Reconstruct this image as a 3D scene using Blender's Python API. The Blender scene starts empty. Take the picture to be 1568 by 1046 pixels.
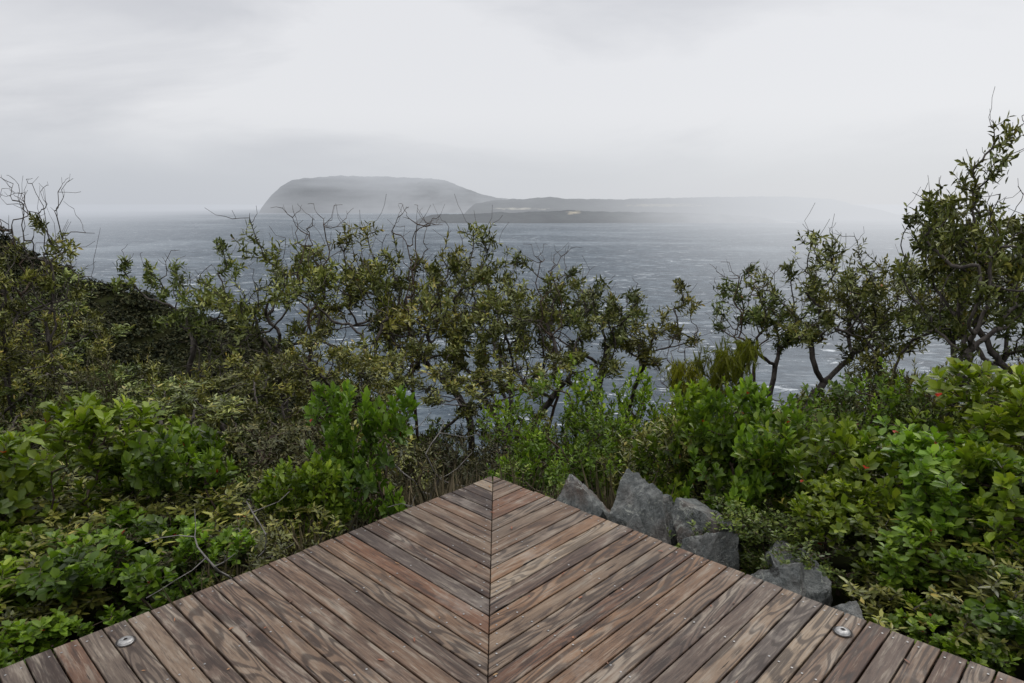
import bpy, math, random
import numpy as np
from mathutils import Vector, noise
rng=np.random.default_rng(11); random.seed(5)
sc=bpy.context.scene
CAMZ=1.65
# ---------------------------------------------------------------- node helpers
def newmat(name):
    m=bpy.data.materials.new(name); m.use_nodes=True; m.node_tree.nodes.clear(); return m,m.node_tree
def nd(nt,typ,ins=None,**kw):
    n=nt.nodes.new('ShaderNode'+typ)
    for k,v in kw.items(): setattr(n,k,v)
    if ins:
        for k,v in ins.items():
            s=n.inputs[k]
            if isinstance(v,bpy.types.NodeSocket): nt.links.new(v,s)
            else: s.default_value=v
    return n
def mth(nt,op,a,b=0.0,c=0.0,clamp=False):
    n=nd(nt,'Math',operation=op,use_clamp=clamp)
    for i,v in enumerate((a,b,c)):
        if isinstance(v,bpy.types.NodeSocket): nt.links.new(v,n.inputs[i])
        else: n.inputs[i].default_value=v
    return n.outputs[0]
def ramp(nt,fac,stops,interp='LINEAR'):
    n=nd(nt,'ValToRGB'); cr=n.color_ramp; cr.interpolation=interp
    while len(cr.elements)<len(stops): cr.elements.new(0.5)
    for e,(p,c) in zip(cr.elements,stops):
        e.position=p; e.color=(c,c,c,1) if isinstance(c,(int,float)) else (*c,1)
    nt.links.new(fac,n.inputs[0]); return n.outputs[0]
def mixc(nt,f,a,b,mode='MIX'):
    n=nd(nt,'Mix',data_type='RGBA',blend_type=mode)
    for s,v in ((n.inputs[0],f),(n.inputs[6],a),(n.inputs[7],b)):
        if isinstance(v,bpy.types.NodeSocket): nt.links.new(v,s)
        else: s.default_value=v if isinstance(v,float) else (*v,1)
    return n.outputs[2]
def maprange(nt,v,a,b,c=0.0,d=1.0,smooth=False):
    n=nd(nt,'MapRange',{'Value':v,'From Min':a,'From Max':b,'To Min':c,'To Max':d})
    if smooth: n.interpolation_type='SMOOTHSTEP'
    return n.outputs[0]
def noi(nt,vec,scale,detail=4,rough=.55,dist=0.0):
    return nd(nt,'TexNoise',{'Vector':vec,'Scale':scale,'Detail':detail,'Roughness':rough,'Distortion':dist}).outputs[0]
def vscale(nt,vec,s):
    return nd(nt,'Mapping',{'Vector':vec,'Scale':s}).outputs[0]
def out(nt,sh): nt.links.new(sh,nd(nt,'OutputMaterial').inputs[0])

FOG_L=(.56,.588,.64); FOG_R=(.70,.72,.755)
def painted_mist(nt,shader,extra=None):
    """aerial fog painted into the surface as fog-coloured emission: share grows with distance from the shore lookout (world position)"""
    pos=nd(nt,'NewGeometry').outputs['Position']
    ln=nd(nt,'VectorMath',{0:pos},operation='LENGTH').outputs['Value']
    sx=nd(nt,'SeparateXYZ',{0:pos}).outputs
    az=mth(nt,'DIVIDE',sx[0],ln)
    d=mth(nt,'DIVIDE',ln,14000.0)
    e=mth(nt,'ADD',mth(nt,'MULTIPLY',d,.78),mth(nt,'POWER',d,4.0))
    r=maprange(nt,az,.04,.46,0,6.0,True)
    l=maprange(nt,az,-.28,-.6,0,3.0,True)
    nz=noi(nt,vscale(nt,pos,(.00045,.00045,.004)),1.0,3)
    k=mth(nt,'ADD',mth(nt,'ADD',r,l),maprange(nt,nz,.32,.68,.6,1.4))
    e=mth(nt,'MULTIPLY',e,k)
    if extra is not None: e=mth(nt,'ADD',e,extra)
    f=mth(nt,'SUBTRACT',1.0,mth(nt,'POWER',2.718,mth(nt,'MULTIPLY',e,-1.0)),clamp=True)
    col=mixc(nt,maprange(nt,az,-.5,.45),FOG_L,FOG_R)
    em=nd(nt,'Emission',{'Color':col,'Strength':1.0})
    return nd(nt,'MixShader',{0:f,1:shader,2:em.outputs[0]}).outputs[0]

# ---------------------------------------------------------------- materials
def leaf_mat(name,stops,rough=.42,tr=.25,trc=(1.5,1.7,.6)):
    m,nt=newmat(name)
    a=nd(nt,'Attribute',attribute_name='tint'); s=nd(nt,'SeparateColor',{0:a.outputs['Color']}).outputs
    c=ramp(nt,s[0],stops)
    br=maprange(nt,s[1],0,1,.42,1.55)
    oi=nd(nt,'ObjectInfo').outputs['Random']
    br=mth(nt,'MULTIPLY',br,maprange(nt,oi,0,1,.86,1.24))
    c=nd(nt,'VectorMath',{0:c,'Scale':br},operation='SCALE').outputs[0]
    hue=mth(nt,'FRACT',mth(nt,'MULTIPLY',oi,7.31))
    c=nd(nt,'VectorMath',{0:c,1:mixc(nt,hue,(.88,1.0,1.1),(1.18,1.0,.9))},operation='MULTIPLY').outputs[0]
    p=nd(nt,'BsdfPrincipled',{'Base Color':c,'Roughness':rough,'Specular IOR Level':.35}).outputs[0]
    if tr>0:
        tc=nd(nt,'VectorMath',{0:c,1:trc},operation='MULTIPLY').outputs[0]
        t=nd(nt,'BsdfTranslucent',{'Color':tc})
        p=nd(nt,'MixShader',{0:tr,1:p,2:t.outputs[0]}).outputs[0]
    out(nt,p); return m
M_green=leaf_mat('shrub_leaf',[(0,(.038,.068,.009)),(.35,(.080,.134,.013)),(.7,(.148,.216,.018)),(.92,(.225,.275,.026)),(.972,(.30,.28,.035)),(.985,(.40,.028,.012))])
M_green2=leaf_mat('heath_green_leaf',[(0,(.022,.042,.008)),(.4,(.054,.094,.013)),(.8,(.106,.146,.018)),(.97,(.18,.18,.03)),(1,(.22,.08,.03))],.45,0)
M_olive=leaf_mat('eucalypt_leaf',[(0,(.044,.058,.014)),(.4,(.102,.126,.026)),(.75,(.178,.192,.038)),(.92,(.25,.20,.05)),(1,(.25,.10,.03))],.4,0)
M_heath=leaf_mat('heath_leaf',[(0,(.024,.032,.011)),(.5,(.056,.066,.019)),(.85,(.105,.098,.03)),(1,(.17,.09,.04))],.55,0)
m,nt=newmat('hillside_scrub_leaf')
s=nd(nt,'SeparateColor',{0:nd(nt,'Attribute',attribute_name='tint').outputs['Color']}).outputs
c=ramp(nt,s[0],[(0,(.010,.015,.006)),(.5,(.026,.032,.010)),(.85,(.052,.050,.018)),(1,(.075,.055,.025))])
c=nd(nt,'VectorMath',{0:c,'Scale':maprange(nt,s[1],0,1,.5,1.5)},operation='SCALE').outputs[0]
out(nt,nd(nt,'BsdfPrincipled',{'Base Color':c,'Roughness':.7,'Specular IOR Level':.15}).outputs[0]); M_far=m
def bark_mat(name,a,b):
    m,nt=newmat(name); pos=nd(nt,'TexCoord').outputs['Object']
    n=noi(nt,vscale(nt,pos,(1,1,.35)),14,3,.7)
    c=ramp(nt,n,[(.3,a),(.7,b)])
    out(nt,nd(nt,'BsdfPrincipled',{'Base Color':c,'Roughness':.85,'Specular IOR Level':.2}).outputs[0]); return m
M_bark=bark_mat('dark_bark',(.020,.017,.015),(.105,.09,.08))
M_twig=bark_mat('brown_twig',(.028,.019,.015),(.11,.08,.062))
M_dead=bark_mat('bleached_wood',(.07,.065,.06),(.24,.225,.21))
m,nt=newmat('dry_grass_blade')
s=nd(nt,'SeparateColor',{0:nd(nt,'Attribute',attribute_name='tint').outputs['Color']}).outputs
out(nt,nd(nt,'BsdfPrincipled',{'Base Color':ramp(nt,s[0],[(0,(.05,.045,.018)),(.5,(.13,.105,.05)),(1,(.26,.21,.13))]),'Roughness':.7}).outputs[0]); M_straw=m
M_spike=leaf_mat('yellow_needle_leaf',[(0,(.07,.08,.006)),(.6,(.17,.17,.012)),(1,(.26,.22,.03))],.5,.2)

# ---------------------------------------------------------------- plant builder
RAW={}
def unit(v): return v/np.maximum(np.linalg.norm(v,axis=-1,keepdims=True),1e-9)
def grow(pts,trunk,step,jit,pen=.3,bend=.12):
    N=len(trunk)+int(len(pts)*22)+80
    P=np.zeros((N,3)); par=-np.ones(N,int); pl=np.zeros(N)
    for i,t in enumerate(trunk):
        P[i]=t; par[i]=i-1
        if i: pl[i]=pl[i-1]+np.linalg.norm(P[i]-P[i-1])
    n=len(trunk); tips=np.zeros(len(pts),int)
    order=np.argsort(np.linalg.norm(pts-P[0],axis=1))
    s0=max(1,len(trunk)//3)
    for a in order:
        p=pts[a]; d=np.linalg.norm(P[s0:n]-p,axis=1); i=int(np.argmin(d+pen*pl[s0:n]))+s0
        dist=np.linalg.norm(P[i]-p); k=min(22,max(2,int(dist/step)))
        if n+k>=N: tips[a]=i; continue
        bv=rng.normal(size=3); bv[2]-=.6; bv=bv*dist*bend
        b2=rng.normal(size=3)*dist*bend*.3
        st=P[i].copy(); last=i
        for j in range(1,k+1):
            f=j/k; q=st+(p-st)*f+bv*math.sin(math.pi*f)+b2*math.sin(2.7*math.pi*f)*(1-f)
            if j<k: q=q+rng.normal(size=3)*jit*step
            P[n]=q; par[n]=last; pl[n]=pl[last]+np.linalg.norm(q-P[last]); last=n; n+=1
        tips[a]=last
    return P[:n],par[:n],tips
def tubes(P,par,r,sides):
    idx=np.where(par>=0)[0]; A=P[par[idx]]; B=P[idx]; ra=r[par[idx]]; rb=r[idx]
    ra=np.minimum(ra,rb*1.6)
    D=unit(B-A); ref=np.where(np.abs(D[:,2:3])>.9,np.array([[1.,0,0]]),np.array([[0,0,1.]]))
    U=unit(np.cross(D,ref)); V=np.cross(D,U)
    an=np.arange(sides)*2*math.pi/sides
    ring=U[:,None]*np.cos(an)[None,:,None]+V[:,None]*np.sin(an)[None,:,None]
    B=B+D*(rb*.4)[:,None]
    v=np.concatenate([A[:,None]+ring*ra[:,None,None],B[:,None]+ring*rb[:,None,None]],1).reshape(-1,3)
    E=len(idx); base=(np.arange(E)*2*sides)[:,None]; j=np.arange(sides)[None]; j2=(j+1)%sides
    f=np.stack([base+j,base+j2,base+sides+j2,base+sides+j],-1).reshape(-1,4)
    return v,f
def leaf_geo(B,D,Nn,L,W,wp,bend,fold=.18):
    D=unit(D); S=unit(np.cross(D,Nn)); Nn=np.cross(S,D); L=L[:,None]; W=W[:,None]
    p1=wp*.55; p2=wp+(1-wp)*.3
    b=B; t=B+D*L-Nn*bend*L
    l1=B+D*L*p1-S*W*.36+Nn*fold*W; r1=B+D*L*p1+S*W*.36+Nn*fold*W
    l2=B+D*L*p2-S*W*.5+Nn*fold*W-Nn*bend*L*.35; r2=B+D*L*p2+S*W*.5+Nn*fold*W-Nn*bend*L*.35
    v=np.stack([b,r1,r2,t,l2,l1],1).reshape(-1,3)
    o=(np.arange(len(B))*6)[:,None]
    f=np.stack([o+np.array([[0,1,2,3]]),o+np.array([[0,3,4,5]])],1).reshape(-1,4)
    return v,f
def raw_mesh(name,V,F,MI,T,mats):
    me=bpy.data.meshes.new(name); me.vertices.add(len(V)); me.vertices.foreach_set('co',V.astype(np.float32).ravel())
    me.loops.add(F.size); me.loops.foreach_set('vertex_index',F.astype(np.int32).ravel())
    me.polygons.add(len(F)); me.polygons.foreach_set('loop_start',np.arange(0,F.size,4,dtype=np.int32))
    me.polygons.foreach_set('material_index',MI.astype(np.int32))
    for m in mats: me.materials.append(m)
    ca=me.color_attributes.new('tint','FLOAT_COLOR','POINT')
    ca.data.foreach_set('color',np.concatenate([T,np.ones((len(T),1))],1).astype(np.float32).ravel())
    me.update(calc_edges=True); return me
def make_mesh(name,parts,mats):
    V=[];F=[];MI=[];T=[];o=0
    for v,f,mi,t in parts:
        V.append(v);F.append(f+o);MI.append(np.full(len(f),mi));T.append(t if t is not None else np.full((len(v),3),.3)); o+=len(v)
    V=np.concatenate(V);F=np.concatenate(F);MI=np.concatenate(MI);T=np.concatenate(T)
    me=raw_mesh(name,V,F,MI,T,mats); RAW[me.name]=(V,F,MI,T,mats); return me
def merge(name,insts):
    mats=[];V=[];F=[];MI=[];T=[];o=0
    for me,x,y,z,rot,sx,sz in insts:
        v,f,mi,t,mm=RAW[me.name]
        for q in mm:
            if q not in mats: mats.append(q)
        lut=np.array([mats.index(q) for q in mm])
        c,s=math.cos(rot),math.sin(rot)
        w=np.stack([(v[:,0]*c-v[:,1]*s)*sx+x,(v[:,0]*s+v[:,1]*c)*sx+y,v[:,2]*sz+z],1)
        tt=t.copy(); tt[:,1]=np.clip(tt[:,1]*.7+random.uniform(-.15,.42),0,1)
        V.append(w);F.append(f+o);MI.append(lut[mi]);T.append(tt);o+=len(v)
    return raw_mesh(name,np.concatenate(V),np.concatenate(F),np.concatenate(MI),np.concatenate(T),mats)
def plant(name,pts,leafy,trunk,mats,step=.08,jit=.12,r0=.0019,rp=.5,nl=11,span=.12,L=.06,W=.03,wp=.6,theta=(35,85),upz=.3,bend=.12,sides=4,pen=.3,bnd=.12,clump=None):
    P,par,tips=grow(pts,trunk,step,jit,pen,bnd)
    cnt=np.zeros(len(P))
    cnt[tips]+=1
    for i in range(len(P)-1,0,-1): cnt[par[i]]+=cnt[i]
    cnt=np.maximum(cnt,1); r=r0*cnt**rp
    tv,tf=tubes(P,par,r,sides); parts=[(tv,tf,0,None)]
    sel=np.where(leafy)[0]
    if len(sel) and nl>0:
        tp=tips[sel]; e=P[tp]; q=P[par[tp]]; d=unit(e-q)
        d=unit(d+np.array([0,0,.5 if upz>0 else -.1])); n=len(sel)
        k=np.tile(np.arange(nl),n); I=np.repeat(np.arange(n),nl); m=len(I)
        fr=(k+.5)/nl
        az=k*2.4+np.repeat(rng.uniform(0,6.28,n),nl)+rng.normal(0,.3,m)
        dd=d[I]; ref=np.where(np.abs(dd[:,2:3])>.9,np.array([[1.,0,0]]),np.array([[0,0,1.]]))
        U=unit(np.cross(dd,ref)); Vv=np.cross(dd,U)
        th=np.radians(theta[1]+(theta[0]-theta[1])*fr+rng.normal(0,12,m))
        side=U*np.cos(az)[:,None]+Vv*np.sin(az)[:,None]
        D=dd*np.cos(th)[:,None]+side*np.sin(th)[:,None]+rng.normal(0,.12,(m,3)); D[:,2]+=upz
        D=unit(D); B=e[I]-dd*(span*(1-fr))[:,None]
        Nn=dd-D*np.sum(dd*D,1,keepdims=True)+rng.normal(0,.15,(m,3)); 
        if upz>0: Nn[:,2]+=.4
        keep=rng.random(m)>.08
        LL=L*rng.uniform(.6,1.2,m)*(1-.35*np.abs(fr-.4)); WW=W*LL/L*rng.uniform(.8,1.15,m)
        tr=np.clip(rng.random(m)*.65+.33*fr,0,1); g=np.repeat(rng.random(n),nl)
        if clump is not None: g=.5*g+.5*clump[sel][I]; tr=np.clip(tr*.8+.2*clump[sel][I],0,1)
        rare=rng.random(m)<.0022; tr[rare]=1.0; tr[~rare]*=.96; LL[rare]*=.55; WW[rare]*=.75
        lv,lf=leaf_geo(B[keep],D[keep],unit(Nn[keep]),LL[keep],WW[keep],wp,bend)
        T=np.stack([tr,g,np.zeros(m)],1)[keep]
        parts.append((lv,lf,1,np.repeat(T,6,0)))
    return make_mesh(name,parts,mats)
def lumps(n,R,zc,zh,per,lr,shell=.5):
    pts=[];cl=[]
    for i in range(n):
        while True:
            c=rng.uniform(-1,1,3); rr=np.linalg.norm(c)
            if shell<rr<1: break
        c=c*np.array([R,R,zh])*.82+np.array([0,0,zc]); rad=lr*rng.uniform(.6,1.3)
        q=unit(rng.normal(size=(per,3)))*(rng.random((per,1))**.4)*rad*np.array([1,1,.8])
        pts.append(c+q); cl.append(np.full(per,rng.random()))
    return np.concatenate(pts),np.concatenate(cl)
def shrub(name,R,H,n=15,per=20,**kw):
    pts,cl=lumps(n,R,H*.58,H*.42,per,.34*R,.35)
    pts[:,2]=np.maximum(pts[:,2],.06*H)
    tr=[np.array([0,0,-.1]),np.array([0,0,.03]),np.array([.02,.02,.1])]
    a=dict(mats=[M_twig,M_green]); a.update(kw)
    return plant(name,pts,np.ones(len(pts),bool),tr,clump=cl,**a)
def euc(name,R,H,n=16,per=24,bare=40,lean=.1,flat=.45,lr=.17,kw=None):
    pts=[];cl=[];lf=[];cs=[]
    ph=rng.uniform(0,6.28,3)
    for i in range(n):
        a=rng.uniform(0,6.28); r=R*math.sqrt(rng.random())
        dome=1-.30*flat*(r/R)**2+.06*math.sin(2*a+ph[0])*(r/R)+.05*math.sin(3*a+ph[1])
        z=H*(dome*.95-rng.random()**1.4*flat*(1-.35*(r/R)))
        rad=R*lr*rng.uniform(.55,1.4)
        c=np.array([r*math.cos(a),r*math.sin(a),z]); cs.append((c,rad))
        q=unit(rng.normal(size=(per,3)))*(rng.random((per,1))**.45)*rad*np.array([1,1,.75])
        pts.append(c+q); cl.append(np.full(per,rng.random())); lf.append(np.ones(per,bool))
    b=[]
    for i in range(bare):
        c,rad=cs[rng.integers(n)]; d=rng.normal(size=3); d[2]=abs(d[2])+.6; d/=np.linalg.norm(d)
        b.append(c+d*(rad*.9+rng.uniform(.02,.32)))
    pts.append(np.array(b)); cl.append(np.zeros(bare)); lf.append(np.zeros(bare,bool))
    la=rng.uniform(0,6.28)
    tr=[]
    for k in range(7):
        f=k/6; tr.append(np.array([math.cos(la)*lean*H*f*f+.05*math.sin(5*f+la),math.sin(la)*lean*H*f*f+.05*math.cos(6*f),H*.26*f-.2]))
    a=dict(mats=[M_bark,M_olive],step=.085,jit=.09,r0=.0023,rp=.5,nl=10,span=.20,L=.105,W=.033,wp=.42,theta=(30,80),upz=-.08,bend=.1,sides=5,pen=.32,bnd=.08)
    if kw: a.update(kw)
    return plant(name,np.concatenate(pts),np.concatenate(lf),tr,clump=np.concatenate(cl),**a)
def put(name,me,loc,rot=0,scale=(1,1,1),parent=None):
    o=bpy.data.objects.new(name,me); sc.collection.objects.link(o); o.location=loc; o.rotation_euler=(0,0,rot); o.scale=scale
    if parent: o.parent=parent
    return o
def empty(name):
    o=bpy.data.objects.new(name,None); sc.collection.objects.link(o); return o

# ---------------------------------------------------------------- terrain
def G(x,y):
    q=max(0,y-4.0); z=-.75-.40*q-.0008*q*q*(1 if q<150 else 0)-(18 if q>=150 else 0)*1.0
    lx=max(0,-x-2.5); z+=.13*min(lx,14)*(1 if y<40 else max(0,1-(y-40)/40))
    rx=max(0,x-2.5); z+=.08*min(rx,8)-.3*max(0,rx-14)
    x0=x+61.8
    rz=-12.0-.42*x0 if x<-39 else -12.0-.42*22.8-.62*(x+39)
    rz+=.8*math.sin(x*.11)+.5*math.sin(x*.29+1)
    sp=rz-(.34*(110-y) if y<110 else .95*(y-110))
    k=3.0; m=max(z,sp); z=m+k*math.log(math.exp(min(0,(z-m)/k))+math.exp(min(0,(sp-m)/k)))
    if y<30: z=min(z,-.75-.4*q+.13*min(lx,14)+.08*min(rx,8)-.3*max(0,rx-14)) if y>=0 else -.75
    amp=.05+min(1.2,math.hypot(x,y)*.012)
    z+=amp*noise.fractal(Vector((x*.12,y*.12,3.1)),1.0,2.0,4)
    return max(z,-125)
def grid_obj(name,xs,ys,fz,mat,smooth=True):
    V=[(x,y,fz(x,y)) for y in ys for x in xs]; nx=len(xs)
    F=[(j*nx+i,j*nx+i+1,(j+1)*nx+i+1,(j+1)*nx+i) for j in range(len(ys)-1) for i in range(nx-1)]
    me=bpy.data.meshes.new(name); me.from_pydata(V,[],F); me.materials.append(mat)
    if smooth: me.polygons.foreach_set('use_smooth',[True]*len(F))
    me.update(); return put(name,me,(0,0,0))
def sinhs(a,b,n,k): return [math.sinh(t)*k for t in np.linspace(math.asinh(a/k),math.asinh(b/k),n)]
m,nt=newmat('hillside_ground'); pos=nd(nt,'NewGeometry').outputs['Position']
c=ramp(nt,noi(nt,pos,.9,8,.75),[(.3,(.006,.007,.003)),(.5,(.018,.019,.007)),(.62,(.022,.028,.008)),(.78,(.045,.038,.018))])
out(nt,nd(nt,'BsdfPrincipled',{'Base Color':c,'Roughness':1,'Specular IOR Level':.05}).outputs[0])
grid_obj('ground',sinhs(-500,400,220,8),sinhs(-40,520,220,10),G,m)

# ---------------------------------------------------------------- sea
m,nt=newmat('sea_water'); pos=nd(nt,'NewGeometry').outputs['Position']
w1=noi(nt,vscale(nt,pos,(.040,.060,1)),1,7,.70,.5)
w2=noi(nt,vscale(nt,pos,(.15,.22,1)),1,5,.7,.3)
w0=noi(nt,vscale(nt,pos,(.0075,.0095,1)),1,6,.65,.6)
big=noi(nt,vscale(nt,pos,(.0011,.0016,1)),1,6,.62,1.0)
hsum=mth(nt,'ADD',mth(nt,'MULTIPLY',w1,.65),mth(nt,'MULTIPLY',w2,.35))
c=ramp(nt,hsum,[(.40,(.010,.021,.034)),(.5,(.037,.060,.082)),(.60,(.12,.152,.180))])  # sky reflection off wave slopes painted as lighter and darker water
c=mixc(nt,maprange(nt,w0,.42,.58,.0,.65),c,(.019,.035,.053))
c=mixc(nt,maprange(nt,big,.50,.70,0,.55,True),c,(.19,.225,.255))
cap=noi(nt,vscale(nt,pos,(.026,.055,1)),1,9,.78,1.8)
capm=mth(nt,'MULTIPLY',maprange(nt,cap,.58,.61,0,1),maprange(nt,noi(nt,vscale(nt,pos,(.005,.008,1)),1,3),.40,.56,.35,1))
c=mixc(nt,capm,c,(.62,.66,.69))
stv=nd(nt,'Mapping',{'Vector':pos,'Rotation':(0,0,math.radians(24)),'Scale':(.0035,.05,1)}).outputs[0]
stk=noi(nt,stv,1,6,.7,.6)
c=mixc(nt,maprange(nt,stk,.58,.70,0,.42),c,(.33,.37,.40))
bp=nd(nt,'Bump',{'Height':hsum,'Strength':.8,'Distance':7.0})
p=nd(nt,'BsdfPrincipled',{'Base Color':c,'Roughness':.5,'IOR':1.33,'Specular IOR Level':.2,'Normal':bp.outputs[0]})
out(nt,painted_mist(nt,p.outputs[0]))
me=bpy.data.meshes.new('sea'); S=90000
me.from_pydata([(-S,-S,-110),(S,-S,-110),(S,S,-110),(-S,S,-110)],[],[(0,1,2,3)]); me.materials.append(m); put('sea',me,(0,0,0))

# ---------------------------------------------------------------- distant land
def land_mat(name,sand,ex0=0.0,top=(150,420,.55),xf=None):
    m,nt=newmat(name); pos=nd(nt,'NewGeometry').outputs['Position']
    n=noi(nt,vscale(nt,pos,(.006,.006,.02)),1,8,.7)
    c=ramp(nt,n,[(.35,(.016,.021,.026)),(.6,(.034,.042,.044)),(.8,(.07,.075,.062))])
    s=nd(nt,'SeparateXYZ',{0:pos}).outputs
    for (cx,cz,rx,rz,col) in sand:
        dx=mth(nt,'DIVIDE',mth(nt,'SUBTRACT',s[0],cx),rx); dz=mth(nt,'DIVIDE',mth(nt,'SUBTRACT',s[2],cz),rz)
        dd=mth(nt,'ADD',mth(nt,'MULTIPLY',dx,dx),mth(nt,'MULTIPLY',dz,dz))
        dd=mth(nt,'ADD',dd,mth(nt,'MULTIPLY',mth(nt,'SUBTRACT',noi(nt,vscale(nt,pos,(.014,.014,.06)),1,6,.7),.5),7.0))
        c=mixc(nt,maprange(nt,dd,1.3,.0,0,.85),c,col)
    bp=nd(nt,'Bump',{'Height':n,'Strength':1.0,'Distance':30.0})
    ex=mth(nt,'ADD',maprange(nt,s[2],top[0],top[1],0,top[2],True),ex0)  # extra painted haze: higher ground fades more, then along x
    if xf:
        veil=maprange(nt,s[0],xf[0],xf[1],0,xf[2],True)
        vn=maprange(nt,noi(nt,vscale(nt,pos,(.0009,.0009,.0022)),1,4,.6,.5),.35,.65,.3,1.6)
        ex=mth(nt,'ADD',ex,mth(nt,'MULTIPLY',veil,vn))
    out(nt,painted_mist(nt,nd(nt,'BsdfPrincipled',{'Base Color':c,'Roughness':1.0,'Specular IOR Level':.05,'Normal':bp.outputs[0]}).outputs[0],ex)); return m
def landform(name,prof,Y,depth,mat,na=6,nx=220,ny=40,cliff=.45,seed=0):
    px=[p[0] for p in prof]; pz=[p[1] for p in prof]
    xs=np.linspace(px[0],px[-1],nx); vs=np.linspace(0,1,ny)
    V=[]
    for v in vs:
        for x in xs:
            t=float(np.interp(x,px,pz))
            h=min(1,(v/.38))**cliff if v<.38 else (1 if v<.55 else max(0,1-(v-.55)/.45)**.8)
            wob=noise.fractal(Vector((x*.004,seed,v*2)),1,2,4)
            y=Y+(v-.38)*depth+wob*depth*.09
            z=-118+(t+118)*h+na*noise.fractal(Vector((x*.012,y*.006,seed)),.9,2,5)*h
            V.append((x,y,z))
    F=[(j*nx+i,j*nx+i+1,(j+1)*nx+i+1,(j+1)*nx+i) for j in range(ny-1) for i in range(nx-1)]
    me=bpy.data.meshes.new(name); me.from_pydata(V,[],F); me.materials.append(mat); me.polygons.foreach_set('use_smooth',[True]*len(F)); put(name,me,(0,0,0))
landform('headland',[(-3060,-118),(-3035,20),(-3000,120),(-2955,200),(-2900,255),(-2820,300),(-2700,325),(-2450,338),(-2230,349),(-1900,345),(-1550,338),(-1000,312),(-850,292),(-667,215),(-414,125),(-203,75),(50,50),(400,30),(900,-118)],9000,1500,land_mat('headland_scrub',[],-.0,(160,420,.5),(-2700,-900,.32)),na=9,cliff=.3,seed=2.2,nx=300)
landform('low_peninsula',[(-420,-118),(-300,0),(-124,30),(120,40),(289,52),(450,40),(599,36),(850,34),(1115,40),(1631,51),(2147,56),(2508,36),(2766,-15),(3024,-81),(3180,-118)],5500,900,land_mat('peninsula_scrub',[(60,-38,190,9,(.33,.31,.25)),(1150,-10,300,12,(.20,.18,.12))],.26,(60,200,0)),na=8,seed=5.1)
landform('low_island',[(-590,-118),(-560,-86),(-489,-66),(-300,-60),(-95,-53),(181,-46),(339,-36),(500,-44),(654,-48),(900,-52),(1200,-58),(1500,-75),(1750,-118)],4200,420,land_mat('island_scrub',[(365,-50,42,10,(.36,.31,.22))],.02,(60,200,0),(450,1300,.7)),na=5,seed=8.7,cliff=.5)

# ---------------------------------------------------------------- deck
TIP=np.array([-.118,3.98]); aa=math.radians(46.0)
A2=np.array([math.sin(aa),-math.cos(aa)]); B2=np.array([-math.cos(aa),-math.sin(aa)])
def dk(s,t,z=0): q=TIP+A2*s+B2*t; return (q[0],q[1],z)
def dst(x,y): d=np.array([x,y])-TIP; return float(d@A2),float(d@B2)
PW=.0865; GAP=.0068; TH=.024; BV=.0022
m,nt=newmat('weathered_hardwood')
uv=nd(nt,'UVMap',uv_map='grain').outputs[0]
at=nd(nt,'Attribute',attribute_name='board').outputs['Color']; bs=nd(nt,'SeparateColor',{0:at}).outputs
su=nd(nt,'SeparateXYZ',{0:uv}).outputs
def vec(a,b,cz): return nd(nt,'CombineXYZ',{0:a,1:b,2:cz}).outputs[0]
zr=mth(nt,'MULTIPLY',bs[2],40.0)
v1=vec(mth(nt,'MULTIPLY',su[0],1.9),mth(nt,'MULTIPLY',su[1],14.0),zr)
ncon=noi(nt,v1,1.0,1,.4,.35)
rings=mth(nt,'SINE',mth(nt,'MULTIPLY',ncon,50.0))
v2=vec(mth(nt,'MULTIPLY',su[0],7.0),mth(nt,'MULTIPLY',su[1],150.0),zr)
fine=noi(nt,v2,1.0,5,.72)
v3=vec(mth(nt,'MULTIPLY',su[0],3.2),mth(nt,'MULTIPLY',su[1],26.0),zr)
mid=noi(nt,v3,1.0,5,.68,.3)
base=ramp(nt,bs[0],[(0,(.044,.029,.022)),(.14,(.130,.058,.028)),(.28,(.080,.055,.042)),(.42,(.170,.094,.049)),(.56,(.062,.050,.045)),(.7,(.155,.112,.078)),(.82,(.112,.064,.038)),(.92,(.235,.178,.120)),(1,(.078,.042,.026))])
grey=mixc(nt,maprange(nt,mid,.49,.67,0,.72,True),base,(.245,.207,.163))
grey=mixc(nt,maprange(nt,mid,.48,.34,0,.8,True),grey,(.028,.015,.010))
rm=mth(nt,'MULTIPLY',maprange(nt,rings,-.1,.7,0,1),maprange(nt,bs[1],.15,.6,.15,1.0))
c=mixc(nt,rm,grey,mixc(nt,.72,grey,(.018,.010,.007)))
c=mixc(nt,maprange(nt,fine,.47,.33,0,.8),c,(.018,.011,.008))
c=mixc(nt,maprange(nt,fine,.57,.72,0,.62),c,(.30,.255,.205))
ck=noi(nt,vec(mth(nt,'MULTIPLY',su[0],2.4),mth(nt,'MULTIPLY',su[1],55.0),mth(nt,'ADD',zr,9.0)),1,2,.5)
crack=maprange(nt,ck,.70,.72,0,1)
c=mixc(nt,crack,c,(.008,.006,.005))
posn=nd(nt,'NewGeometry').outputs['Position']
st=noi(nt,posn,1.3,4,.6)
c=mixc(nt,maprange(nt,st,.52,.36,0,.5,True),c,mixc(nt,.6,c,(.018,.011,.008)))
c=mixc(nt,maprange(nt,noi(nt,posn,2.6,5,.65),.56,.72,0,.38,True),c,(.27,.235,.20))
hh=mth(nt,'SUBTRACT',mth(nt,'ADD',mth(nt,'MULTIPLY',fine,.6),mth(nt,'MULTIPLY',rings,.12)),mth(nt,'MULTIPLY',crack,1.0))
bp=nd(nt,'Bump',{'Height':hh,'Strength':.8,'Distance':.002})
out(nt,nd(nt,'BsdfPrincipled',{'Base Color':c,'Roughness':maprange(nt,fine,.3,.7,.38,.6),'Specular IOR Level':.28,'Normal':bp.outputs[0]}).outputs[0])
M_wood=m
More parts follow.
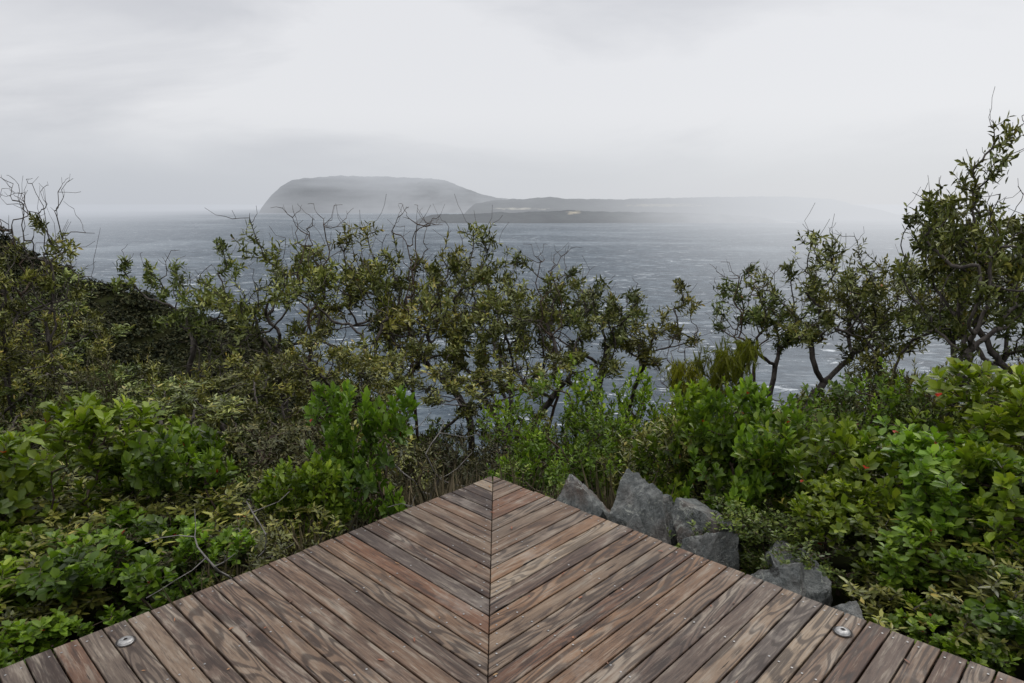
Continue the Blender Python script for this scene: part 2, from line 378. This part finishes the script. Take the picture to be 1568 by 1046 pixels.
m,nt=newmat('deck_bearer_timber'); out(nt,nd(nt,'BsdfPrincipled',{'Base Color':(.03,.022,.018,1),'Roughness':.9}).outputs[0]); M_bear=m
m,nt=newmat('galvanised_steel'); pos=nd(nt,'TexCoord').outputs['Object']
out(nt,nd(nt,'BsdfPrincipled',{'Base Color':ramp(nt,noi(nt,pos,90,4),[(.3,(.17,.17,.17)),(.7,(.38,.37,.36))]),'Metallic':.8,'Roughness':.48}).outputs[0]); M_steel=m
V=[];F=[];UV=[];BC=[]
def board(poly,fuv,col,dz):
    n=len(poly); P=[np.array(q) for q in poly]; c=sum(P)/n
    def inset(d):
        o=[]
        for i in range(n):
            a=P[i-1];b=P[i];e=P[(i+1)%n]; u=(b-a)/np.linalg.norm(b-a); w=(e-b)/np.linalg.norm(e-b)
            n1=np.array([-u[1],u[0]]); n2=np.array([-w[1],w[0]])
            if n1@(c-b)<0: n1=-n1
            if n2@(c-b)<0: n2=-n2
            mm=(n1+n2); mm=mm/max(.3,(1+n1@n2)); o.append(b+mm*d)
        return o
    rings=[(P,-TH),(P,-BV),(inset(BV),0.0)]; o=len(V)
    for R,z in rings:
        for q in R:
            V.append(dk(q[0],q[1],z+dz)); UV.append(fuv(q)); BC.append(col)
    for k in range(2):
        for i in range(n):
            j=(i+1)%n; F.append((o+k*n+i,o+k*n+j,o+(k+1)*n+j,o+(k+1)*n+i))
    F.append(tuple(o+2*n+i for i in range(n)))
DL=4.6; nb=int(DL/PW)
for half in (0,1):
    for i in range(nb):
        t0=i*PW+GAP/2+random.uniform(-.001,.001); t1=(i+1)*PW-GAP/2+random.uniform(-.0015,.0012); g=.0018
        col=(random.random(),random.random(),random.random(),1); ou=random.uniform(0,50)
        e=random.uniform(-.003,.004)
        if i==0: poly=[(e,t0+.004),(t1-g*1.4,t1),(e,t1)]
        else: poly=[(e,t0),(t0-g*1.4,t0),(t1-g*1.4,t1),(e,t1)]
        if half==1: poly=[(q[1],q[0]) for q in poly][::-1]; fuv=lambda q,ou=ou,t0=t0:(q[1]+ou,q[0]-t0)
        else: fuv=lambda q,ou=ou,t0=t0:(q[0]+ou,q[1]-t0)
        board(poly,fuv,col,random.uniform(-.0015,.0015))
me=bpy.data.meshes.new('deck_boards'); me.from_pydata(V,[],F); me.materials.append(M_wood)
uvl=me.uv_layers.new(name='grain'); ca=me.color_attributes.new('board','FLOAT_COLOR','POINT')
for li,l in enumerate(me.loops): uvl.data[li].uv=UV[l.vertex_index]
for i,cc in enumerate(BC): ca.data[i].color=cc
import bmesh
bm=bmesh.new(); bm.from_mesh(me); bmesh.ops.recalc_face_normals(bm,faces=bm.faces); bm.to_mesh(me); bm.free()
deck=empty('timber_viewing_deck'); put('deck_boards',me,(0,0,0),parent=deck)
def beam(p,q,w,z0,z1,name):
    p=np.array(p[:2]);q=np.array(q[:2]); d=(q-p)/np.linalg.norm(q-p); n=np.array([-d[1],d[0]])*w/2
    c=[p-n,q-n,q+n,p+n]; V=[(a[0],a[1],z0) for a in c]+[(a[0],a[1],z1) for a in c]
    me=bpy.data.meshes.new(name); me.from_pydata(V,[],[(3,2,1,0),(4,5,6,7),(0,1,5,4),(1,2,6,5),(2,3,7,6),(3,0,4,7)]); me.materials.append(M_bear); put(name,me,(0,0,0),parent=deck)
beam(dk(.05,.10),dk(.05,DL),.05,-.21,-.0275,'bearer_side'); beam(dk(.10,.05),dk(DL,.05),.05,-.212,-.0277,'bearer_front')
beam(dk(.12,.12),dk(DL,DL),.07,-.205,-.0282,'bearer_diagonal')
for i,k in enumerate((.5,.95,1.4,1.85,2.3,2.75,3.2)):
    beam(dk(k,k+.06),dk(k,DL),.045,-.19,-.0286,'joist_l%d'%i); beam(dk(k+.06,k),dk(DL,k),.045,-.192,-.0290,'joist_r%d'%i)
for i,(s,t) in enumerate(((.15,.15),(.12,2.0),(2.0,.12),(.12,4),(4,.12))):
    x,y,_=dk(s,t); beam((x-.05,y),(x+.05,y),.1,-1.6,-.214,'post_%d'%i)
V=[];F=[]
def disc(s,t,r,z,n=8,dome=0.0):
    o=len(V); x,y,_=dk(s,t)
    for k in range(n):
        a=k*2*math.pi/n; V.append((x+r*math.cos(a),y+r*math.sin(a),z))
    V.append((x,y,z+dome))
    for k in range(n): F.append((o+k,o+(k+1)%n,o+n))
for i in range(1,nb):
    tc=(i+.5)*PW
    for off in (-.024,.024):
        lines=[.05]+[k for k in (.5,.95,1.4,1.85,2.3,2.75) if k<tc-.12]+([tc+off-.045] if tc>.25 else [])
        for s in lines:
            if random.random()<.12: continue
            j=random.uniform(-.006,.006)
            disc(s+j,tc+off,.0042,.0024,dome=.0006); disc(tc+off,s-j,.0042,.0024,dome=.0006)
me=bpy.data.meshes.new('deck_screws'); me.from_pydata(V,[],F); me.materials.append(M_steel); put('deck_screws',me,(0,0,0),parent=deck)
m,nt=newmat('painted_recess_shade'); out(nt,nd(nt,'BsdfPrincipled',{'Base Color':(.02,.016,.014,1),'Roughness':.9}).outputs[0]); M_rec=m  # recess shade painted dark on the flat bolt ring and the socket
def bolt(x,y):
    V=[];F=[];mi=[]
    prof=[(.036,.0030),(.031,.0034),(.029,.0032),(.028,.0070),(.023,.0115),(.014,.0135),(.007,.0138),(.0065,.010),(.0005,.0098)]
    n=28
    for r,z in prof:
        for k in range(n):
            a=k*2*math.pi/n; V.append((r*math.cos(a),r*math.sin(a),z))
    for j in range(len(prof)-1):
        for k in range(n):
            F.append((j*n+k,j*n+(k+1)%n,(j+1)*n+(k+1)%n,(j+1)*n+k)); mi.append(1 if j in (0,1,6,7) else 0)
    me=bpy.data.meshes.new('anchor_bolt'); me.from_pydata(V,[],F); me.materials.append(M_steel); me.materials.append(M_rec)
    me.polygons.foreach_set('material_index',mi); me.polygons.foreach_set('use_smooth',[True]*len(F)); put('anchor_bolt',me,(x,y,0))
bolt(-1.483,2.341); bolt(1.298,2.402)

# ---------------------------------------------------------------- rocks
m,nt=newmat('dolerite_rock'); pos=nd(nt,'TexCoord').outputs['Object']
n1=noi(nt,pos,9,9,.75)
c=ramp(nt,n1,[(.34,(.045,.051,.050)),(.5,(.13,.139,.134)),(.66,(.25,.255,.24))])
oi=nd(nt,'ObjectInfo').outputs['Random']
c=mixc(nt,mth(nt,'MULTIPLY',maprange(nt,noi(nt,pos,3.2,5,.6),.46,.6,0,.85),maprange(nt,oi,.3,.7,.25,1)),c,(.12,.08,.06))
li=noi(nt,pos,14,7,.78,.8)
c=mixc(nt,maprange(nt,li,.575,.61,0,.8),c,(.34,.35,.31))
c=mixc(nt,maprange(nt,noi(nt,pos,6,7,.72,.5),.42,.36,0,.85),c,(.018,.017,.015))
bp=nd(nt,'Bump',{'Height':noi(nt,pos,12,10,.76),'Strength':1.0,'Distance':.035})
out(nt,nd(nt,'BsdfPrincipled',{'Base Color':c,'Roughness':.75,'Normal':bp.outputs[0]}).outputs[0]); M_rock=m
def rock(x,y,z,sx,sy,sz,seed,rot):
    r=random.Random(seed); bm=bmesh.new(); bmesh.ops.create_icosphere(bm,subdivisions=6,radius=1)
    pl=[]
    while len(pl)<11:
        n=Vector((r.gauss(0,1),r.gauss(0,1),r.gauss(0,.8))).normalized()
        if all(n.dot(q[0])<.75 for q in pl): pl.append((n,r.uniform(.36,.68)))
    for v in bm.verts:
        for _ in range(2):
            for n,d in pl:
                k=v.co.dot(n)
                if k>d: v.co-=n*(k-d)
        v.co+=v.co.normalized()*.035*noise.fractal(v.co*4+Vector((seed,0,0)),.6,2,6)
        v.co.x*=sx; v.co.y*=sy; v.co.z*=sz
    me=bpy.data.meshes.new('rock'); bm.to_mesh(me); bm.free(); me.materials.append(M_rock); put('rock',me,(x,y,z),rot)
for i,a in enumerate([(.86,4.12,-.50,.40,.34,.62),(.50,4.42,-.54,.48,.32,.50),(.76,3.80,-.60,.28,.22,.40),(1.14,3.72,-.50,.40,.28,.44),(1.24,4.05,-.48,.38,.32,.46),(1.36,3.30,-.44,.33,.26,.40),(1.60,3.55,-.50,.36,.28,.42),(1.05,4.4,-.62,.3,.3,.46),(-.95,3.75,-.62,.3,.25,.26),(1.58,3.0,-.50,.28,.22,.32)]):
    rock(*a,i*7+4,i*1.3)

# ---------------------------------------------------------------- shrubs
SH=[shrub('shrub_mesh%d'%i,.62,1.25,n=15,per=14,nl=12,L=.092,W=.050,span=.11) for i in range(4)]
MD=[shrub('mid_shrub_mesh%d'%i,.75,1.4,n=17,per=20,nl=11,L=.058,W=.029,mats=[M_twig,M_green]) for i in range(2)]
MD2=[shrub('mid_dark_mesh%d'%i,.75,1.4,n=16,per=18,nl=11,L=.056,W=.025,mats=[M_twig,M_green2]) for i in range(2)]
HE=[shrub('heath_mesh%d'%i,.8,1.4,n=15,per=17,nl=12,L=.06,W=.018,wp=.45,mats=[M_twig,M_heath]) for i in range(2)]
HO=[shrub('olive_mesh%d'%i,.8,1.4,n=16,per=17,nl=12,L=.08,W=.026,wp=.45,span=.14,upz=.05,mats=[M_bark,M_olive]) for i in range(2)]
def pshrub(name,meshes,x,y,top,rs,H=1.25,R=.62):
    g=G(x,y); put(name,random.choice(meshes),(x,y,g),random.uniform(0,6.28),(rs/R,rs/R,(top-g)/H*1.02))
for x,y,top,r in [(-2.85,4.05,.52,.68),(-2.24,4.25,.36,.52),(-2.2,3.35,.05,.56),(-2.75,3.0,.05,.6),(-2.05,2.75,-.2,.42),(-3.4,3.5,.35,.7),(-1.75,3.6,-.12,.36),(-2.4,2.3,-.25,.5),
                  (-1.06,4.35,.50,.45),(-1.3,4.1,.15,.34),
                  (1.66,4.6,.48,.48),(1.45,5.0,.30,.45),(2.16,4.3,.40,.6),(2.62,3.95,.38,.62),(2.95,3.5,.50,.6),(2.0,3.8,-.0,.40),(2.4,3.4,.0,.5),(2.55,2.9,-.1,.5),(2.1,2.95,-.25,.36),(3.4,4.4,.6,.8),(2.9,2.5,-.1,.5)]:
    pshrub('broadleaf_shrub',SH,x,y,top,r)
for x,y,top,r in [(.45,5.9,.20,.75),(1.1,6.2,.18,.7),(.65,5.5,-.05,.6),(.15,5.4,-.2,.5),(1.75,5.6,.1,.6),(2.9,5.4,.3,.8)]:
    pshrub('green_heath_shrub',MD,x,y,top,r,1.4,.75)
cnt=0; tries=0; pl=[]; ins=[]
while cnt<170 and tries<5000:
    tries+=1; y=random.uniform(3.2,12); x=random.uniform(-.95,.95)*y*1.0
    r=random.uniform(.5,.9); s,t=dst(x,y)
    if s>-r*.9 and t>-r*.9: continue
    if y<5.0 and abs(x)<1.5: continue
    if any((x-a)**2+(y-b)**2<(.5)**2 for a,b in pl): continue
    az=x/y; tt=-.275
    if az<-.2: tt=-.275+min(1,(-az-.2)/.42)*.085
    if az>.28: tt=-.275+min(1,(az-.28)/.3)*.075
    if abs(az)<.2 and y<6.5: tt-=.06
    tt-=random.random()**1.2*.12
    top=CAMZ+tt*y; g=G(x,y)
    if top-g<.5: continue
    top=min(top,g+3.2)
    if y<5: top=min(top,-.05)
    pl.append((x,y)); cnt+=1
    q=random.random(); ms=HE if q<.22 else (HO if q<.64 else MD2)
    if -.22<az<-.02 and y<7.5: ms=HE
    ins.append((random.choice(ms),x,y,g,random.uniform(0,6.28),r/.8,(top-g)/1.4))
put('undergrowth',merge('undergrowth',ins),(0,0,0))

# ---------------------------------------------------------------- trees
def ptree(name,me,x,y,top,H,rot=None,s=1.0):
    g=G(x,y); k=(top-g)/H; put(name,me,(x,y,g),random.uniform(0,6.28) if rot is None else rot,(s,s,k))
E=[euc('euc_mesh%d'%i,R,4.0,n=n,per=p,bare=b,lean=l,flat=fl) for i,(R,n,b,l,fl,p) in enumerate([(1.35,44,130,.06,.40,12),(1.2,36,130,.08,.38,11),(1.15,38,80,.06,.42,12),(.95,24,60,.08,.26,11)])]
E2=euc('euc_open_mesh',1.15,4.0,n=34,per=12,bare=110,lean=.05,flat=.5,kw=dict(r0=.0026,W=.037))
for i,(x,y,top,k,s) in enumerate([(-4.3,9,1.15,3,.8),(-3.5,9.2,-.25,3,.9),(-2.75,9,1.35,0,1.0),(-1.75,9.6,1.4,1,1.05),(-.85,9.4,1.4,1,.95),(-.2,9.8,.7,2,.8),(.35,9,1.0,2,.95),(.95,9.4,.7,3,1.0),(1.95,10,.55,3,.9),
     (3.75,8,1.35,1,.9),(3.2,8.8,.8,3,.85),(4.6,8.2,1.15,0,.75),(-2.1,7,.4,2,.7),(-3.2,7.3,-.05,3,1.1),(-5.0,7,.7,2,.65),(-5.9,8.4,.85,1,.9),(-4.0,6.4,.1,2,.8),(4.9,7.2,1.4,1,.8),(5.6,6.9,1.7,2,1.0),(-3.1,5.8,.1,3,.95),(-5.0,6.0,.5,2,.75),(-.2,7.6,.0,3,.9),(-1.2,7.6,.1,2,.75)]):
    ptree('eucalyptus_tree',E[k],x,y,top,4.0,None,s)
ptree('eucalyptus_tree',E2,4.15,6.0,2.05,4.0,1.0,.68)
ptree('eucalyptus_tree',E2,4.7,6.3,2.35,4.0,2.8,.75)
ptree('eucalyptus_tree',E[3],-5.05,6.9,1.5,4.0,2.8,.7)
def deadtree(name,R,H,n,mat,r0=.0016):
    pts=np.stack([rng.normal(0,R*.5,n),rng.normal(0,R*.5,n),H*(1-.5*rng.random(n)**1.3)],1)
    tr=[np.array([0,0,H*.3*k/5-.1]) for k in range(6)]
    return plant(name,pts,np.zeros(n,bool),tr,[mat],step=.08,jit=.08,r0=r0,rp=.52,nl=0,sides=4,pen=.2,bnd=.05)
D=[deadtree('bare_mesh0',.6,3,230,M_bark),deadtree('bare_mesh1',.42,3,150,M_twig)]
for x,y,top,k,s in [(-4.9,7,1.95,0,.8),(-5.3,7.1,1.8,1,.9),(2.95,8.5,.95,1,1.0),(-1.3,9.2,1.65,1,1.0),(-2.45,8.6,1.65,1,1.0),(.45,8.8,1.15,1,.9),(2.1,8.6,.1,1,.8),(-3.5,8.0,.2,0,.7)]:
    ptree('bare_tree',D[k],x,y,top,3.0,None,s)
DB=deadtree('bleached_mesh',.45,1.0,16,M_dead,.0026)
for x,y,z,s in [(-1.5,3.3,-.7,.8),(-.9,4.15,-.85,.7),(-.75,5.2,-1.1,1.1)]:
    put('dead_branch',DB,(x,y,z),random.uniform(0,6),(s,s,s))

# ---------------------------------------------------------------- grasses
def tuft(name,n,L,W,spread,mats,lean=.35):
    B=np.stack([rng.normal(0,spread*.35,n),rng.normal(0,spread*.35,n),np.zeros(n)],1)
    D=np.stack([rng.normal(0,lean,n),rng.normal(0,lean,n),np.ones(n)],1)
    Nn=unit(np.stack([rng.normal(size=n),rng.normal(size=n),np.zeros(n)+.1],1))
    v,f=leaf_geo(B,D,Nn,L*rng.uniform(.5,1.1,n),W*np.ones(n),.3,.25,.1)
    T=np.stack([rng.random(n),rng.random(n),np.zeros(n)],1)
    return make_mesh(name,[(v,f,0,np.repeat(T,6,0))],mats)
TG=[tuft('tuft_mesh%d'%i,190,.55,.0045,.3,[M_straw]) for i in range(2)]
ins=[]
for x,y in [(-.35,4.5),(-.7,4.55),(-.1,4.7),(-.95,4.8),(.2,4.6),(.45,4.75),(-.5,4.9),(.75,4.7),(-1.2,3.7),(-1.5,3.3),(.0,5.0),(-.75,4.3),(-.5,4.35),(-.3,4.3),(0,4.45)]:
    ins.append((random.choice(TG),x,y,G(x,y),random.uniform(0,6),1.2,random.uniform(.8,1.3)))
put('dry_grass',merge('dry_grass',ins),(0,0,0))
pts,cl=lumps(8,.34,.75,.3,16,.13,.2)
SP=plant('needle_bush_mesh',pts,np.ones(len(pts),bool),[np.array([0,0,-.1]),np.array([0,0,.05]),np.array([0,0,.15])],[M_twig,M_spike],nl=26,span=.2,L=.09,W=.009,wp=.4,theta=(12,35),upz=.5,bend=0,clump=cl)
for x,y,top in [(1.90,6.3,.50),(2.15,6.45,.56),(1.7,6.4,.38)]:
    put('needle_leaf_bush',SP,(x,y,top-1.25),random.uniform(0,6),(.8,.8,1.05))
    
# ---------------------------------------------------------------- far bush cover
def farbush(name,mats):
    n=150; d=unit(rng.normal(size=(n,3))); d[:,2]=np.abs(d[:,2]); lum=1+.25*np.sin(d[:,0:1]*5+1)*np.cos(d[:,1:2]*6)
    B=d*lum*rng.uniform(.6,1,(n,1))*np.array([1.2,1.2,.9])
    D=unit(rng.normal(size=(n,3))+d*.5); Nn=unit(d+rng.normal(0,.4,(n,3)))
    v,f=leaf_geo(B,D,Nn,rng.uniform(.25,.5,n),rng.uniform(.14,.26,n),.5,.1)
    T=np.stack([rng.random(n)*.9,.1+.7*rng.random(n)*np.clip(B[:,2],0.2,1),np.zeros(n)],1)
    return make_mesh(name,[(v,f,0,np.repeat(T,6,0))],mats)
FB=[farbush('far_bush_mesh0',[M_far]),farbush('far_bush_mesh1',[M_far])]
ins=[]
for i in range(3900):
    if i<3500: x=random.uniform(-108,-20); y=random.uniform(72,119)
    else: y=random.uniform(13,60); x=random.uniform(-1,.1)*y
    z=G(x,y); s=random.choice((.6,.8,.9,1.1,1.3,1.7))*random.uniform(.8,1.1)*(1 if y>40 else .7)
    ins.append((random.choice(FB),x,y,z-.3,random.uniform(0,6),s,s*random.uniform(.6,.95)))
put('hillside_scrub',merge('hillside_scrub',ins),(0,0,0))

# ---------------------------------------------------------------- fallen leaves on the deck
n=46; B=[]
for i in range(n):
    u=rng.uniform(.1,2.4); w=rng.uniform(.1,2.4); B.append(dk(u,w,.0035))
B=np.array(B); an=rng.uniform(0,6.28,n); Dv=np.stack([np.cos(an),np.sin(an),np.zeros(n)],1); Nn=np.tile([[0,0,1.]],(n,1))
v,f=leaf_geo(B,Dv,Nn,rng.uniform(.012,.035,n),rng.uniform(.005,.011,n),.5,-.03,.12)
m,nt=newmat('fallen_leaf'); s=nd(nt,'SeparateColor',{0:nd(nt,'Attribute',attribute_name='tint').outputs['Color']}).outputs
out(nt,nd(nt,'BsdfPrincipled',{'Base Color':ramp(nt,s[0],[(0,(.08,.04,.02)),(.5,(.2,.06,.025)),(1,(.25,.15,.06))]),'Roughness':.6}).outputs[0])
T=np.stack([rng.random(n)]*3,1); put('fallen_leaves',make_mesh('fallen_leaves',[(v,f,0,np.repeat(T,6,0))],[m]),(0,0,0))

# ---------------------------------------------------------------- world
w=bpy.data.worlds.new('World'); sc.world=w; w.use_nodes=True; nt=w.node_tree; nt.nodes.clear()
try: w.cycles.sampling_method='NONE'
except Exception as ex: print('ws',ex)
dirv=nd(nt,'TexCoord').outputs['Generated']; s=nd(nt,'SeparateXYZ',{0:dirv}).outputs
sky=nd(nt,'TexSky',sky_type='NISHITA',sun_disc=False,sun_elevation=math.radians(50),sun_rotation=math.radians(40))
b1=nd(nt,'Background',{'Color':sky.outputs[0],'Strength':.08})
az=maprange(nt,s[0],-.5,.45)
hor=mixc(nt,az,FOG_L,FOG_R)
n1=noi(nt,vscale(nt,dirv,(1.6,1.6,6.0)),1.0,6,.55,.4)
n2=noi(nt,vscale(nt,dirv,(.9,.9,3.0)),1.0,3,.5)
cl=ramp(nt,mth(nt,'ADD',mth(nt,'MULTIPLY',n1,.6),mth(nt,'MULTIPLY',n2,.4)),[(.38,(.55,.565,.61)),(.5,(.66,.67,.705)),(.6,(.81,.815,.84))])
cl=mixc(nt,maprange(nt,s[0],-.05,.6,0,.55,True),cl,(.86,.865,.885))
up=maprange(nt,s[2],.0,.13,0,1,True)
c=mixc(nt,up,hor,cl)
c=mixc(nt,maprange(nt,s[2],.42,.95,0,1,True),c,(1.95,1.95,1.98))
b2=nd(nt,'Background',{'Color':c,'Strength':1.0})
mx=nd(nt,'MixShader',{0:.94,1:b1.outputs[0],2:b2.outputs[0]})
nt.links.new(mx.outputs[0],nd(nt,'OutputWorld').inputs[0])
L=bpy.data.lights.new('sun','SUN'); L.energy=1.1; L.angle=math.radians(22); L.color=(1,.97,.93)
lo=bpy.data.objects.new('sun',L); sc.collection.objects.link(lo)
sd=Vector((math.sin(math.radians(40))*math.cos(math.radians(50)),math.cos(math.radians(40))*math.cos(math.radians(50)),math.sin(math.radians(50))))
lo.rotation_euler=(-sd).to_track_quat('-Z','Y').to_euler()
# ---------------------------------------------------------------- camera
cd=bpy.data.cameras.new('camera'); cd.lens=24; cd.sensor_width=36; cd.clip_start=.05; cd.clip_end=200000
co=bpy.data.objects.new('camera',cd); sc.collection.objects.link(co); co.location=(0,0,CAMZ); co.rotation_euler=(math.radians(90-11.42),0,0); sc.camera=co
sc.view_settings.view_transform='Standard'; sc.view_settings.look='None'; sc.view_settings.exposure=0
print('OBJ',len(bpy.data.objects))
